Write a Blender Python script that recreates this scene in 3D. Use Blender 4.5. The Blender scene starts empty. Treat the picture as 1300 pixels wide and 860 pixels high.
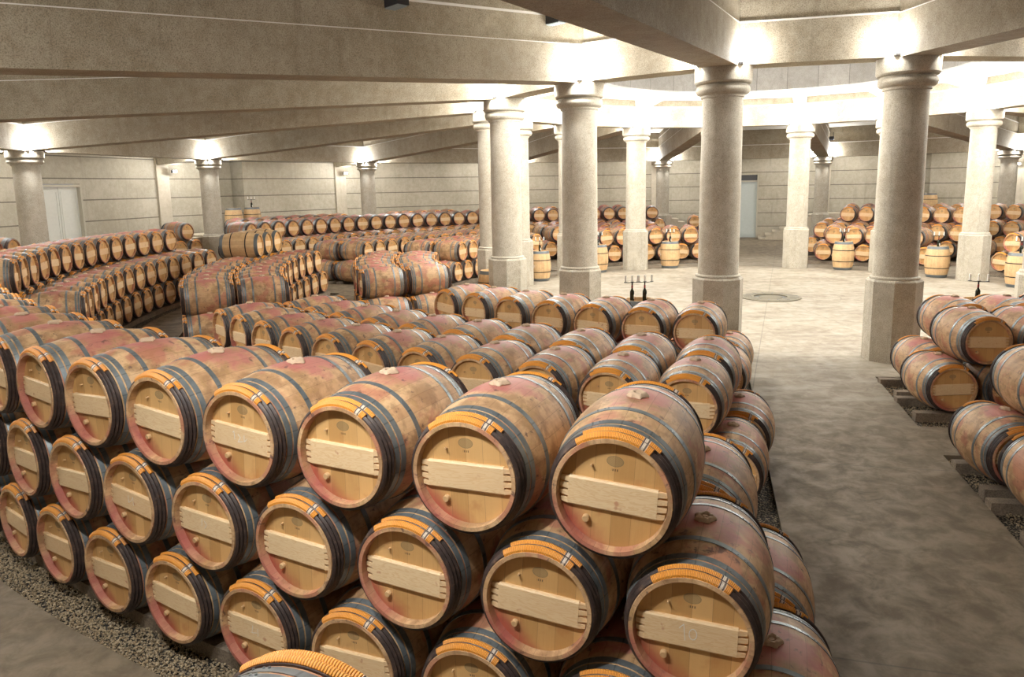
import bpy, bmesh, math, random
from mathutils import Vector, Matrix
PI = math.pi
scene = bpy.context.scene
COL = scene.collection
rnd = random.Random(11)
VIS_ROWS = {'1.0.2': [832], '1.1.0': [0, 1, 2, 3, 4, 5, 6, 7, 8, 9], '1.1.1': [0, 1, 2, 3, 4, 5, 6, 7, 8], '1.1.2': [0, 1, 2, 3, 4, 5, 6, 7, 8, 9, 10, 11, 12], '1.2.0': [0], '1.2.1': [0], '1.3.0': [0], '1.3.1': [0, 1, 2, 3, 4, 5, 6, 7, 8, 9, 10], '1.4.0': [0], '1.4.1': [0, 1, 2, 3, 4, 5, 6, 7, 8, 9], '1.5.0': [0, 1], '1.5.1': [0, 1, 2, 3, 4, 5, 6], '1.6.0': [0], '11.6.0': [0], '11.6.1': [0], '15.3.0': [11], '15.4.0': [10], '15.4.1': [9], '15.5.0': [6, 7], '15.5.1': [5, 6], '15.6.0': [6], '15.6.1': [4, 5], '3.0.2': [11], '3.1.1': [2, 3, 4, 5], '3.1.2': [0, 1, 2, 3, 4, 5, 6, 7, 8, 9, 10, 11, 12, 13], '3.2.0': [3, 4, 5, 6, 7, 8, 9, 10, 11], '3.2.1': [0, 1, 2, 3, 4, 5, 6, 7, 8, 9, 10, 11, 12, 13], '3.3.0': [0], '3.3.1': [0, 1, 2, 3, 4, 5, 6, 7], '3.3.2': [7, 8, 9], '3.4.0': [6, 7, 8, 9, 10], '3.4.1': [0, 1, 2, 3, 4, 5, 6, 7, 8, 9], '3.5.0': [0], '3.5.1': [0, 1, 2, 3, 4, 5, 6], '3.6.0': [0], '3.6.1': [0, 1, 2, 3, 4, 5], '5.0.1': [0, 1], '5.0.2': [0, 4, 5, 6, 7, 8, 9], '5.1.2': [0, 1, 2, 3, 4, 5, 6, 7, 8, 9, 10, 11, 12, 13, 14, 15, 16], '5.2.1': [1, 2, 3, 4, 5, 6, 7, 8, 9, 10, 11, 12, 13, 14, 15], '5.3.0': [0], '5.3.1': [0, 1, 2, 4], '5.4.0': [0], '5.4.1': [0, 1, 2, 3, 4, 5, 6, 7, 8], '5.5.1': [0, 1, 2, 3, 4], '5.6.0': [0, 1, 2], '5.6.1': [0, 1, 2, 6], '7.0.1': [16], '7.1.1': [11], '7.1.2': [2, 3, 7, 8, 10], '7.2.1': [2, 7], '7.3.1': [0], '7.4.0': [0], '7.4.1': [0, 4], '7.6.0': [1, 3, 4, 5, 6], '7.6.1': [0, 1, 3, 4, 5], '9.1.2': [4, 9, 10, 12, 13], '9.2.0': [13], '9.2.1': [3, 12, 13], '9.3.0': [11], '9.3.2': [3, 4, 7, 8, 9], '9.4.0': [2, 9], '9.4.1': [2, 3, 4, 7, 8, 9], '9.5.0': [2], '9.5.1': [2], '9.6.0': [2, 4, 7], '9.6.1': [2, 3, 4, 6]}
VISIBLE = {'%s.%d' % (k, i) for k, v in VIS_ROWS.items() for i in v}  #@VIS@

# ---------------------------------------------------------------- measured plan of the cellar
CX, CY = 6.5963, 19.6179          # centre of the rotunda
A0 = 267.2212                     # bearing of spoke 0; 16 spokes, 22.5 degrees apart
R_IN, R_OUT, R_WALL = 7.263, 19.8, 22.35
SP = math.radians(22.5)

def ang(k): return math.radians(A0 - 22.5 * k)
def P(r, k, z=0.0):
    a = ang(k)
    return Vector((CX + r * math.cos(a), CY + r * math.sin(a), z))
def rad(k): return Vector((math.cos(ang(k)), math.sin(ang(k)), 0))
def tan(k): return Vector((math.sin(ang(k)), -math.cos(ang(k)), 0))   # towards growing k

# ---------------------------------------------------------------- node helper
class N:
    def __init__(s, name):
        s.m = bpy.data.materials.new(name); s.m.use_nodes = True
        s.t = s.m.node_tree; s.t.nodes.clear()
        s.out = s.t.nodes.new('ShaderNodeOutputMaterial')
        s.b = s.t.nodes.new('ShaderNodeBsdfPrincipled')
        s.t.links.new(s.b.outputs[0], s.out.inputs[0])
    def nd(s, typ, ins=None, **kw):
        n = s.t.nodes.new(typ)
        for k, v in kw.items(): setattr(n, k, v)
        for k, v in (ins or {}).items(): s.put(n.inputs[k], v)
        return n
    def put(s, sock, v):
        if isinstance(v, bpy.types.NodeSocket): s.t.links.new(v, sock)
        else: sock.default_value = v
    def math(s, op, a, b=None, c=None, clamp=False):
        n = s.t.nodes.new('ShaderNodeMath'); n.operation = op; n.use_clamp = clamp
        for i, v in enumerate((a, b, c)):
            if v is not None: s.put(n.inputs[i], v)
        return n.outputs[0]
    def obj(s):
        return s.nd('ShaderNodeTexCoord').outputs['Object']
    def rand(s):
        return s.nd('ShaderNodeObjectInfo').outputs['Random']
    def xyz(s, v):
        n = s.nd('ShaderNodeSeparateXYZ', {0: v}); return n.outputs[0], n.outputs[1], n.outputs[2]
    def vec(s, x, y, z):
        return s.nd('ShaderNodeCombineXYZ', {0: x, 1: y, 2: z}).outputs[0]
    def noise(s, v, scale, detail=4, rough=.55, dist=0, w=None):
        n = s.nd('ShaderNodeTexNoise', {'Vector': v, 'Scale': scale, 'Detail': detail, 'Roughness': rough, 'Distortion': dist})
        if w is not None:
            n.noise_dimensions = '4D'; s.put(n.inputs['W'], w)
        return n.outputs[0]
    def ramp(s, f, stops):
        n = s.nd('ShaderNodeValToRGB', {0: f}); e = n.color_ramp.elements
        while len(e) > 1: e.remove(e[-1])
        e[0].position = stops[0][0]; e[0].color = (*stops[0][1], 1)
        for p, c in stops[1:]:
            x = e.new(p); x.color = (*c, 1)
        return n.outputs[0]
    def rng(s, f, a, b, c=0.0, d=1.0):
        n = s.nd('ShaderNodeMapRange', {0: f, 1: a, 2: b, 3: c, 4: d}); n.interpolation_type = 'SMOOTHSTEP'
        return n.outputs[0]
    def mix(s, f, a, b, mode='MIX'):
        n = s.t.nodes.new('ShaderNodeMix'); n.data_type = 'RGBA'; n.blend_type = mode
        s.put(n.inputs[0], f)
        for i, v in ((6, a), (7, b)):
            s.put(n.inputs[i], (*v, 1) if isinstance(v, tuple) else v)
        return n.outputs[2]
    def base(s, c, rough=.6, metal=0.0, bump=None, bs=.3, bd=.01):
        s.put(s.b.inputs['Base Color'], (*c, 1) if isinstance(c, tuple) else c)
        s.put(s.b.inputs['Roughness'], rough); s.put(s.b.inputs['Metallic'], metal)
        if bump is not None:
            n = s.nd('ShaderNodeBump', {'Strength': bs, 'Distance': bd, 'Height': bump})
            s.t.links.new(n.outputs[0], s.b.inputs['Normal'])
        return s.m

def plain(name, c, rough=.5, metal=0.0):
    n = N(name); v = n.obj()
    f = n.noise(v, 12, 3)
    return n.base(n.mix(n.math('MULTIPLY', f, .35), c, tuple(x * .55 for x in c)), rough, metal, f, .15)

# oak staves: lengthwise boards, grime and the wine stain round the bung
def staves_mat(name, light, dark, stain_amt, mott):
    n = N(name); v = n.obj(); x, y, z = n.xyz(v); r = n.rand()
    a = n.math('ARCTAN2', x, z)
    sid = n.math('FLOOR', n.math('MULTIPLY', n.math('ADD', a, PI), 26 / (2 * PI)))
    fr = n.math('FRACT', n.math('MULTIPLY', n.math('ADD', a, PI), 26 / (2 * PI)))
    wn = n.nd('ShaderNodeTexWhiteNoise', {'Vector': n.vec(sid, n.math('MULTIPLY', r, 97), 0.0)}, noise_dimensions='3D').outputs[0]
    w = n.math('MULTIPLY', r, 50)
    grain = n.noise(n.nd('ShaderNodeMapping', {0: v, 3: (9, .9, 9)}).outputs[0], 7, 5, .6, .3, w)
    big = n.noise(v, 5.5, 6, .62, .4, w)
    t = n.math('ADD', n.math('MULTIPLY', wn, .30), n.math('MULTIPLY', grain, .70))
    c = n.mix(n.rng(t, .2, .8), light, dark)
    c = n.mix(n.math('MULTIPLY', n.rng(big, .46, .62), mott), c, (.29, .16, .075))
    c = n.mix(n.math('MULTIPLY', n.rng(n.noise(v, 9, 5, .6, .8, n.math('ADD', w, 9.0)), .52, .66), mott * .9), c, (.44, .27, .11))
    c = n.mix(n.math('MULTIPLY', n.rng(n.noise(v, 4.2, 4, .55, .3, n.math('ADD', w, 20.0)), .52, .60), stain_amt * .62), c, (.44, .15, .10))
    c = n.mix(n.math('MULTIPLY', n.rng(n.noise(v, 11, 6, .7, 1.2, n.math('ADD', w, 31.0)), .50, .72), mott * .7), c, (.17, .10, .05))
    # wine stain on top round the bung
    d = n.math('ADD', n.math('POWER', n.math('DIVIDE', n.math('ADD', y, n.math('MULTIPLY', n.math('SUBTRACT', r, .5), .12)), .19), 2.0), n.math('POWER', n.math('DIVIDE', a, n.math('ADD', .50, n.math('MULTIPLY', r, .35))), 2.0))
    d = n.math('ADD', d, n.math('MULTIPLY', n.math('SUBTRACT', big, .5), 5.5))
    st = n.math('MULTIPLY', n.rng(d, 1.35, .15), stain_amt)
    c = n.mix(n.math('MULTIPLY', st, .72), c, (.43, .12, .13))
    c = n.mix(n.math('MULTIPLY', n.rng(n.noise(v, 16, 4, .6, .5, n.math('ADD', w, 3.0)), .60, .68), stain_amt * .75), c, (.10, .055, .05))
    sg = n.math('SIGN', y)
    ch = n.math('SUBTRACT', n.math('MULTIPLY', x, sg), z)
    ch = n.math('SUBTRACT', ch, n.math('MULTIPLY', n.noise(v, 8, 3, .5, 0, w), .22))
    ch = n.math('MULTIPLY', n.rng(ch, .13, .27), n.math('GREATER_THAN', n.math('ABSOLUTE', y), .424))
    c = n.mix(n.math('MULTIPLY', ch, min(1, stain_amt) * .75), c, (.38, .09, .085))
    seam = n.math('LESS_THAN', n.math('ABSOLUTE', n.math('SUBTRACT', fr, .5)), .482)
    c = n.mix(n.math('MULTIPLY', n.math('SUBTRACT', 1.0, seam), .38), c, (.12, .07, .035))
    return n.base(c, .58, 0, n.math('ADD', grain, n.math('MULTIPLY', seam, .5)), .12, .003)

def head_mat(name, light, dark, red):
    n = N(name); v = n.obj(); x, y, z = n.xyz(v); r = n.rand(); w = n.math('MULTIPLY', r, 50)
    q = n.math('MULTIPLY', n.math('ADD', x, 1.0), 11.0)
    bid = n.math('FLOOR', q); fr = n.math('FRACT', q)
    wn = n.nd('ShaderNodeTexWhiteNoise', {'Vector': n.vec(bid, n.math('MULTIPLY', r, 31), 2.0)}, noise_dimensions='3D').outputs[0]
    grain = n.noise(n.nd('ShaderNodeMapping', {0: v, 3: (22, 3, 1.1)}).outputs[0], 5, 5, .6, .3, w)
    c = n.mix(n.rng(n.math('ADD', n.math('MULTIPLY', wn, .6), n.math('MULTIPLY', grain, .4)), .15, .85), light, dark)
    c = n.mix(n.math('MULTIPLY', n.rng(n.noise(v, 7, 4, .6, .3, w), .55, .72), .4), c, (.42, .15, .045))
    # red wash towards the lower left of the head
    t = n.math('SUBTRACT', n.math('MULTIPLY', n.math('ADD', x, n.math('MULTIPLY', z, 1.1)), -1.0), n.math('MULTIPLY', n.noise(v, 9, 3, .5, 0, w), .16))
    c = n.mix(n.math('MULTIPLY', n.rng(t, .12, .30), red), c, (.36, .055, .05))
    # oval branded stamp in grey green above the bar, with a small code under it
    ov = n.math('ADD', n.math('POWER', n.math('DIVIDE', x, .040), 2.0), n.math('POWER', n.math('DIVIDE', n.math('SUBTRACT', z, .158), .026), 2.0))
    inner = n.math('MULTIPLY', n.math('SINE', n.math('MULTIPLY', z, 900.0)), n.math('SINE', n.math('MULTIPLY', x, 700.0)))
    m = n.math('MULTIPLY', n.math('LESS_THAN', ov, 1.0), n.math('ADD', .62, n.math('MULTIPLY', inner, .22)))
    m = n.math('MULTIPLY', m, n.math('ADD', .75, n.math('MULTIPLY', n.math('GREATER_THAN', ov, .78), .3)))
    c = n.mix(m, c, (.13, .125, .075))
    code = n.math('MULTIPLY', n.math('MULTIPLY', n.math('LESS_THAN', n.math('ABSOLUTE', x), .016), n.math('LESS_THAN', n.math('ABSOLUTE', n.math('SUBTRACT', z, .117)), .0055)),
                  n.math('GREATER_THAN', n.math('SINE', n.math('MULTIPLY', x, 620.0)), -.2))
    c = n.mix(n.math('MULTIPLY', code, .8), c, (.06, .04, .025))
    seam = n.math('LESS_THAN', n.math('ABSOLUTE', n.math('SUBTRACT', fr, .5)), .488)
    c = n.mix(n.math('MULTIPLY', n.math('SUBTRACT', 1.0, seam), .45), c, (.18, .09, .04))
    return n.base(c, .55, 0, grain, .15, .002)

def bar_mat():
    n = N('pale_pine'); v = n.obj(); r = n.rand(); w = n.math('MULTIPLY', r, 50)
    g = n.nd('ShaderNodeMapping', {0: v, 3: (1.2, 3, 9)}).outputs[0]
    a = n.noise(g, 3.2, 3, .5, 1.2, w)
    ring = n.math('SINE', n.math('MULTIPLY', a, 60.0))
    c = n.mix(n.rng(ring, -.2, 1, 0, .5), (.80, .62, .38), (.66, .42, .20))
    c = n.mix(n.math('MULTIPLY', r, .35), c, (.70, .44, .22))
    c = n.mix(n.math('MULTIPLY', n.rng(n.noise(v, 14, 2, .5, 0, w), .68, .74), .6), c, (.45, .14, .08))
    return n.base(c, .5, 0, ring, .06, .001)

def willow_mat():
    n = N('orange_willow'); v = n.obj(); x, y, z = n.xyz(v)
    a = n.math('ARCTAN2', x, z)
    s_ = n.math('SINE', n.math('MULTIPLY', a, 250.0))
    f = n.noise(v, 20, 3)
    c = n.mix(n.rng(s_, -1.0, .1), (.50, .14, .008), (.88, .33, .025))
    c = n.mix(n.math('MULTIPLY', f, .35), c, (.85, .50, .14))
    # pale lashing block near one end of the binding
    m = n.math('MULTIPLY', n.math('GREATER_THAN', a, .40), n.math('LESS_THAN', a, .50))
    c = n.mix(m, c, n.mix(n.math('GREATER_THAN', n.math('SINE', n.math('MULTIPLY', a, 95.0)), .55), (.72, .62, .52), (.12, .08, .06)))
    return n.base(c, .5, 0, s_, .5, .003)

def bark_mat():
    n = N('chestnut_bark'); v = n.obj()
    f = n.noise(v, 18, 5, .65)
    c = n.ramp(f, [(.3, (.020, .013, .012)), (.58, (.055, .035, .030)), (.72, (.17, .10, .06)), (.8, (.30, .19, .11))])
    return n.base(c, .5, 0, f, .4, .004)

def steel_mat():
    n = N('galvanised_hoop'); v = n.obj(); x, y, z = n.xyz(v); w = n.math('MULTIPLY', n.rand(), 30)
    f = n.noise(v, 9, 5, .6, 0, w)
    c = n.ramp(f, [(.3, (.15, .18, .195)), (.6, (.25, .285, .30)), (.8, (.15, .14, .13))])
    a = n.math('ARCTAN2', x, z)
    riv = n.math('GREATER_THAN', n.math('COSINE', n.math('MULTIPLY', a, 14.0)), .985)
    c = n.mix(n.math('MULTIPLY', riv, .35), c, (.04, .045, .05))
    return n.base(c, .42, .55, f, .15, .002)

def concrete(name, light, dark, speck=.5, panel=False, blocks=False, scale=1.0):
    n = N(name); v = n.obj(); x, y, z = n.xyz(v)
    big = n.noise(v, .9 * scale, 6, .6, .3)
    mid = n.noise(v, 6 * scale, 5, .65)
    fine = n.noise(v, 75, 2, .7)
    drip = n.noise(n.nd('ShaderNodeMapping', {0: v, 3: (5, 5, .5)}).outputs[0], 1.4, 4, .6)
    c = n.mix(n.rng(n.math('ADD', n.math('MULTIPLY', big, .5), n.math('MULTIPLY', mid, .5)), .35, .65), light, dark)
    c = n.mix(n.math('MULTIPLY', n.rng(drip, .55, .75), .35), c, tuple(q * .55 for q in dark))
    c = n.mix(n.math('MULTIPLY', n.rng(fine, .5, .64), speck), c, tuple(q * .45 for q in dark))
    c = n.mix(n.math('MULTIPLY', n.rng(fine, .46, .36), speck * .5), c, tuple(min(1, q * 1.35) for q in light))
    h = n.math('ADD', mid, n.math('MULTIPLY', fine, .3))
    if panel:
        q = n.math('FRACT', n.math('DIVIDE', n.math('SUBTRACT', z, .62), .715))
        j = n.math('LESS_THAN', n.math('ABSOLUTE', n.math('SUBTRACT', q, .5)), .473)
        row = n.math('FLOOR', n.math('DIVIDE', n.math('SUBTRACT', z, .62), .715))
        tone = n.nd('ShaderNodeTexWhiteNoise', {'Vector': n.vec(row, n.math('FLOOR', n.math('MULTIPLY', n.math('ARCTAN2', n.math('SUBTRACT', y, CY), n.math('SUBTRACT', x, CX)), 8 / PI)), 1.0)}, noise_dimensions='3D').outputs[0]
        c = n.mix(n.math('MULTIPLY', tone, .3), c, tuple(q * .72 for q in dark))
        c = n.mix(n.math('MULTIPLY', n.math('SUBTRACT', 1.0, j), .75), c, (.07, .06, .045))
        h = n.math('ADD', h, n.math('MULTIPLY', j, 2.0))
    if blocks:
        a = n.math('ARCTAN2', n.math('SUBTRACT', y, CY), n.math('SUBTRACT', x, CX))
        q = n.math('FRACT', n.math('MULTIPLY', a, 5.1)); j = n.math('LESS_THAN', n.math('ABSOLUTE', n.math('SUBTRACT', q, .5)), .49)
        tone = n.nd('ShaderNodeTexWhiteNoise', {'Vector': n.vec(n.math('FLOOR', n.math('MULTIPLY', a, 5.1)), 0.0, 1.0)}, noise_dimensions='3D').outputs[0]
        c = n.mix(n.math('MULTIPLY', tone, .35), c, tuple(q * .6 for q in dark))
        c = n.mix(n.math('MULTIPLY', n.math('SUBTRACT', 1.0, j), .6), c, (.08, .075, .07))
    return n.base(c, .85, 0, h, .35, .006)

def floor_mat():
    n = N('worn_concrete_floor'); v = n.obj(); x, y, z = n.xyz(v)
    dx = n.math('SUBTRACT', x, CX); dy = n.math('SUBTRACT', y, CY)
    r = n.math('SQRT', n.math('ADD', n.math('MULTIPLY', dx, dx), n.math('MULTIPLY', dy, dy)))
    big = n.noise(v, .55, 6, .62, .6); mid = n.noise(v, 4, 6, .68, .4); fine = n.noise(v, 60, 2, .6)
    sweep = n.noise(n.nd('ShaderNodeMapping', {0: v, 3: (.35, 2.2, 1)}).outputs[0], 1.2, 5, .6, .5)
    c = n.mix(n.rng(n.math('ADD', n.math('MULTIPLY', big, .6), n.math('MULTIPLY', mid, .4)), .38, .62), (.285, .25, .19), (.18, .147, .105))
    # pale in the rotunda, blending to darker brown outwards with the radius
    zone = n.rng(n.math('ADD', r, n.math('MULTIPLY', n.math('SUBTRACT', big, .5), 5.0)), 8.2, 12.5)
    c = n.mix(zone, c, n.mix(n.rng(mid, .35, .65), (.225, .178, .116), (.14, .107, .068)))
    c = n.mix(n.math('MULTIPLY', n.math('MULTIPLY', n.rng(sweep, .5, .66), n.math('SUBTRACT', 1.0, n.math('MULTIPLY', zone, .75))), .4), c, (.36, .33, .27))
    c = n.mix(n.math('MULTIPLY', n.rng(n.noise(v, 2.3, 5, .7, .8), .60, .72), .45), c, (.12, .095, .065))
    c = n.mix(n.math('MULTIPLY', n.rng(fine, .56, .66), .3), c, (.17, .15, .12))
    # slab joints: a ring joint and straight radial joints
    j1 = n.math('LESS_THAN', n.math('ABSOLUTE', n.math('SUBTRACT', n.math('FRACT', n.math('DIVIDE', r, 3.55)), .5)), .0022)
    a = n.math('MULTIPLY', n.math('ARCTAN2', dy, dx), 16 / (2 * PI))
    fa = n.math('ABSOLUTE', n.math('SUBTRACT', n.math('FRACT', n.math('ADD', a, .37)), .5))
    j2 = n.math('LESS_THAN', n.math('MULTIPLY', fa, r), .02)
    j = n.math('MAXIMUM', j1, j2)
    c = n.mix(n.math('MULTIPLY', j, .5), c, (.09, .08, .06))
    return n.base(c, n.rng(mid, .3, .7, .62, .85), 0, n.math('ADD', n.math('MULTIPLY', mid, .7), n.math('MULTIPLY', fine, .25)), .25, .006)

def gravel_mat():
    n = N('gravel_bed'); v = n.obj()
    vo = n.nd('ShaderNodeTexVoronoi', {'Vector': v, 'Scale': 48.0})
    c = n.mix(n.rng(n.nd('ShaderNodeSeparateColor', {0: vo.outputs['Color']}).outputs[0], 0, 1), (.44, .36, .24), (.16, .13, .09))
    c = n.mix(n.rng(vo.outputs['Distance'], .3, .55), c, (.02, .017, .013))
    return n.base(c, .9, 0, n.math('SUBTRACT', 1.0, vo.outputs['Distance']), .9, .015)
def stone_mat():
    n = N('gravel_stone'); v = n.obj()
    c = n.ramp(n.noise(v, 55, 2, .5), [(.3, (.16, .115, .07)), (.5, (.38, .295, .18)), (.62, (.56, .46, .31)), (.7, (.24, .21, .17))])
    return n.base(c, .85)

M = dict(
    staves=staves_mat('oak_staves', (.68, .46, .255), (.53, .315, .165), 1.0, .75),
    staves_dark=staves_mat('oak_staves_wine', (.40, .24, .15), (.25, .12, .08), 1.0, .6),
    staves_new=staves_mat('oak_staves_new', (.66, .46, .24), (.52, .33, .16), .06, .25),
    head=head_mat('oak_head', (.66, .405, .165), (.51, .285, .10), .85),
    head_far=head_mat('oak_head_far', (.68, .415, .175), (.54, .29, .10), .35),
    bar=bar_mat(), willow=willow_mat(), bark=bark_mat(), steel=steel_mat(),
    end_steel=plain('dull_zinc', (.15, .17, .18), .5, .4),
    iron=plain('black_iron', (.03, .03, .032), .45, .7),
    bung=plain('pale_bung_wood', (.62, .46, .32), .8),
    tap=plain('tap_bung_wood', (.62, .40, .20), .6),
    glass=plain('dark_bottle_glass', (.008, .014, .008), .12),
    joint_light=plain('painted_joint_light', (.86, .85, .82), .7), label=plain('white_paper', (.75, .73, .68), .7), capsule=plain('red_capsule', (.22, .02, .02), .35, .2),  # first entry: white that paints in the bright slits between beam courses
    wax=plain('white_wax', (.82, .80, .75), .45), chalk=plain('white_chalk', (.86, .85, .82), .9),
    column=concrete('column_stone', (.50, .465, .385), (.38, .34, .265), .5, scale=1.3),
    beam=concrete('beam_concrete', (.43, .385, .30), (.31, .265, .19), .65),
    ceil=concrete('ceiling_concrete', (.60, .585, .54), (.48, .46, .41), .25),
    drum=concrete('drum_blocks', (.40, .39, .37), (.30, .285, .26), .4, blocks=True),
    wall=concrete('wall_panels', (.52, .485, .40), (.40, .365, .285), .3, panel=True),
    pil=concrete('pilaster_concrete', (.55, .50, .41), (.46, .41, .32), .25),
    rail=concrete('rail_concrete', (.30, .24, .175), (.18, .14, .10), .5),
    step=concrete('step_stone', (.62, .56, .45), (.50, .44, .34), .3),
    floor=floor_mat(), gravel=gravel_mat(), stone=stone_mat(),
    door=plain('pale_green_paint', (.56, .62, .60), .5), door2=plain('pale_cream_paint', (.72, .73, .68), .5),
    frame=plain('door_frame_paint', (.50, .47, .38), .6), black=plain('black_housing', (.02, .02, .024), .4),
    grille=plain('lamp_grille', (.42, .47, .48), .35, .4), bluegl=plain('blue_lens', (.05, .12, .26), .2),
    cover=plain('stone_cover', (.15, .13, .085), .7),
)
n = N('lamp_glow'); n.base((1, 1, 1)); n.put(n.b.inputs['Emission Color'], (1, .97, .92, 1)); n.put(n.b.inputs['Emission Strength'], 60.0)
M['glow'] = n.m
M['glow'].cycles.emission_sampling = 'NONE'

# ---------------------------------------------------------------- mesh helper
class MB:
    def __init__(s): s.v = []; s.f = []; s.mi = []; s.sm = []; s.mats = []; s.cur = 0
    def mat(s, m):
        if m not in s.mats: s.mats.append(m)
        s.cur = s.mats.index(m); return s
    def face(s, idx, smooth=False):
        s.f.append(tuple(idx)); s.mi.append(s.cur); s.sm.append(smooth)
    def add(s, vs):
        i = len(s.v); s.v += [tuple(q) for q in vs]; return i
    def box(s, c, h, R=None, taper=None):
        c = Vector(c); vs = []
        for dz in (-1, 1):
            for dx, dy in ((-1, -1), (1, -1), (1, 1), (-1, 1)):
                q = Vector((dx * h[0], dy * h[1], dz * h[2]))
                if R: q = R @ q
                vs.append(c + q)
        i = s.add(vs)
        for f in ((3, 2, 1, 0), (4, 5, 6, 7), (0, 1, 5, 4), (1, 2, 6, 5), (2, 3, 7, 6), (3, 0, 4, 7)):
            s.face([i + q for q in f])
        return s
    def hexa(s, low, up):       # 4 lower corners, 4 upper corners (counter clockwise)
        i = s.add(list(low) + list(up))
        for f in ((3, 2, 1, 0), (4, 5, 6, 7), (0, 1, 5, 4), (1, 2, 6, 5), (2, 3, 7, 6), (3, 0, 4, 7)):
            s.face([i + q for q in f])
        return s
    def lathe(s, prof, seg, axis='Z', c=(0, 0, 0), a0=0.0, a1=None, smooth=True, close=True, phase=0.0):
        """prof: (radius, height) list; closed profile if close"""
        full = a1 is None; a1 = a0 + 2 * PI if full else a1
        nseg = seg; cnt = nseg if full else nseg + 1
        i0 = len(s.v); m = len(prof)
        for j in range(cnt):
            a = a0 + (a1 - a0) * j / nseg + phase
            ca, sa = math.cos(a), math.sin(a)
            for r, h in prof:
                if axis == 'Z': q = (c[0] + r * ca, c[1] + r * sa, c[2] + h)
                else: q = (c[0] + r * sa, c[1] + h, c[2] + r * ca)     # axis Y, angle 0 = +Z
                s.v.append(q)
        for j in range(nseg):
            k0 = i0 + j * m; k1 = i0 + ((j + 1) % cnt) * m
            for t in range(m if close else m - 1):
                u = (t + 1) % m
                a_, b_, c_, d_ = k0 + t, k0 + u, k1 + u, k1 + t
                s.face((a_, b_, c_, d_) if axis == 'Y' else (d_, c_, b_, a_), smooth)
        if not full and close:
            s.face([i0 + t for t in range(m)][::-1]); s.face([i0 + nseg * m + t for t in range(m)])
        return s
    def disc(s, r, h, seg, axis='Y', th=.02, c=(0, 0, 0)):
        if axis == 'Y': return s.lathe([(0.0001, h), (r, h), (r, h + th), (0.0001, h + th)], seg, 'Y', c, smooth=False)
        return s.lathe([(0.0001, h + th), (r, h + th), (r, h), (0.0001, h)], seg, 'Z', c, smooth=False)
    def tube(s, pts, r, seg=8):
        pts = [Vector(p) for p in pts]; i0 = len(s.v)
        for j, p in enumerate(pts):
            d = (pts[min(j + 1, len(pts) - 1)] - pts[max(j - 1, 0)]).normalized()
            u = d.orthogonal().normalized() if j == 0 else (u - d * u.dot(d)).normalized()
            w = d.cross(u)
            for q in range(seg):
                a = 2 * PI * q / seg; s.v.append(tuple(p + (u * math.cos(a) + w * math.sin(a)) * r))
        for j in range(len(pts) - 1):
            for q in range(seg):
                a = i0 + j * seg + q; b = i0 + j * seg + (q + 1) % seg
                s.face((a, b, b + seg, a + seg), True)
        s.face([i0 + q for q in range(seg)][::-1]); s.face([i0 + (len(pts) - 1) * seg + q for q in range(seg)])
        return s
    def mesh(s, name):
        me = bpy.data.meshes.new(name); me.from_pydata(s.v, [], s.f)
        for m in s.mats: me.materials.append(m)
        me.polygons.foreach_set('material_index', s.mi); me.polygons.foreach_set('use_smooth', s.sm)
        me.update()
        bm = bmesh.new(); bm.from_mesh(me); bmesh.ops.recalc_face_normals(bm, faces=bm.faces)
        for e in bm.edges:
            if len(e.link_faces) == 2 and e.calc_face_angle(0) > .6: e.smooth = False
        bm.to_mesh(me); bm.free()
        return me
    def obj(s, name, parent=None, me=None):
        o = bpy.data.objects.new(name, me or s.mesh(name)); COL.objects.link(o)
        if parent: o.parent = parent
        return o
def mo(name, me, parent=None):
    o = bpy.data.objects.new(name, me); COL.objects.link(o)
    if parent: o.parent = parent
    return o
def empty(name, loc=(0, 0, 0), rz=0.0):
    o = bpy.data.objects.new(name, None); COL.objects.link(o); o.location = loc; o.rotation_euler = (0, 0, rz)
    o.empty_display_size = .2; return o
def tag(o, label, cat, group=None):
    o['label'] = label; o['category'] = cat
    if group: o['group'] = group
    return o
def struct(o, label=None):
    o['kind'] = 'structure'
    if label: o['label'] = label
    return o
def copy_tree(o, parent=None):
    c = o.copy(); COL.objects.link(c); c.parent = parent
    for ch in list(o.children): copy_tree(ch, c)
    return c
ORD = ['first', 'second', 'third', 'fourth', 'fifth', 'sixth', 'seventh', 'eighth', 'ninth', 'tenth', 'eleventh', 'twelfth', 'thirteenth', 'fourteenth', 'fifteenth', 'sixteenth', 'seventeenth']

# ---------------------------------------------------------------- barrels
RB, RH, HL = .349, .276, .475        # bilge radius, end radius, half length
def rp(y): return RB - (RB - RH) * (abs(y) / HL) ** 2
REC = .045
def staves_bm(seg, n):
    b = MB().mat(M['staves'])
    ys = [-HL + 2 * HL * i / n for i in range(n + 1)]
    prof = [(rp(y), y) for y in ys]
    prof += [(RH - .020, HL), (RH - .026, HL - REC - .012), (RH - .026, -HL + REC + .012), (RH - .020, -HL)]
    return b.lathe(prof, seg, 'Y')
def hoop_bm(y0, y1, seg, th=.0028, m=None):
    b = MB().mat(m or M['steel']); k = 3
    out = [(rp(y0 + (y1 - y0) * i / k) + th, y0 + (y1 - y0) * i / k) for i in range(k + 1)]
    inn = [(r - th - .004, y) for r, y in out[::-1]]
    return b.lathe(out + inn, seg, 'Y', smooth=False) if seg < 24 else _sm(b, out, inn, seg)
def _sm(b, out, inn, seg):
    b.lathe(out + inn, seg, 'Y', smooth=True); return b
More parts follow.
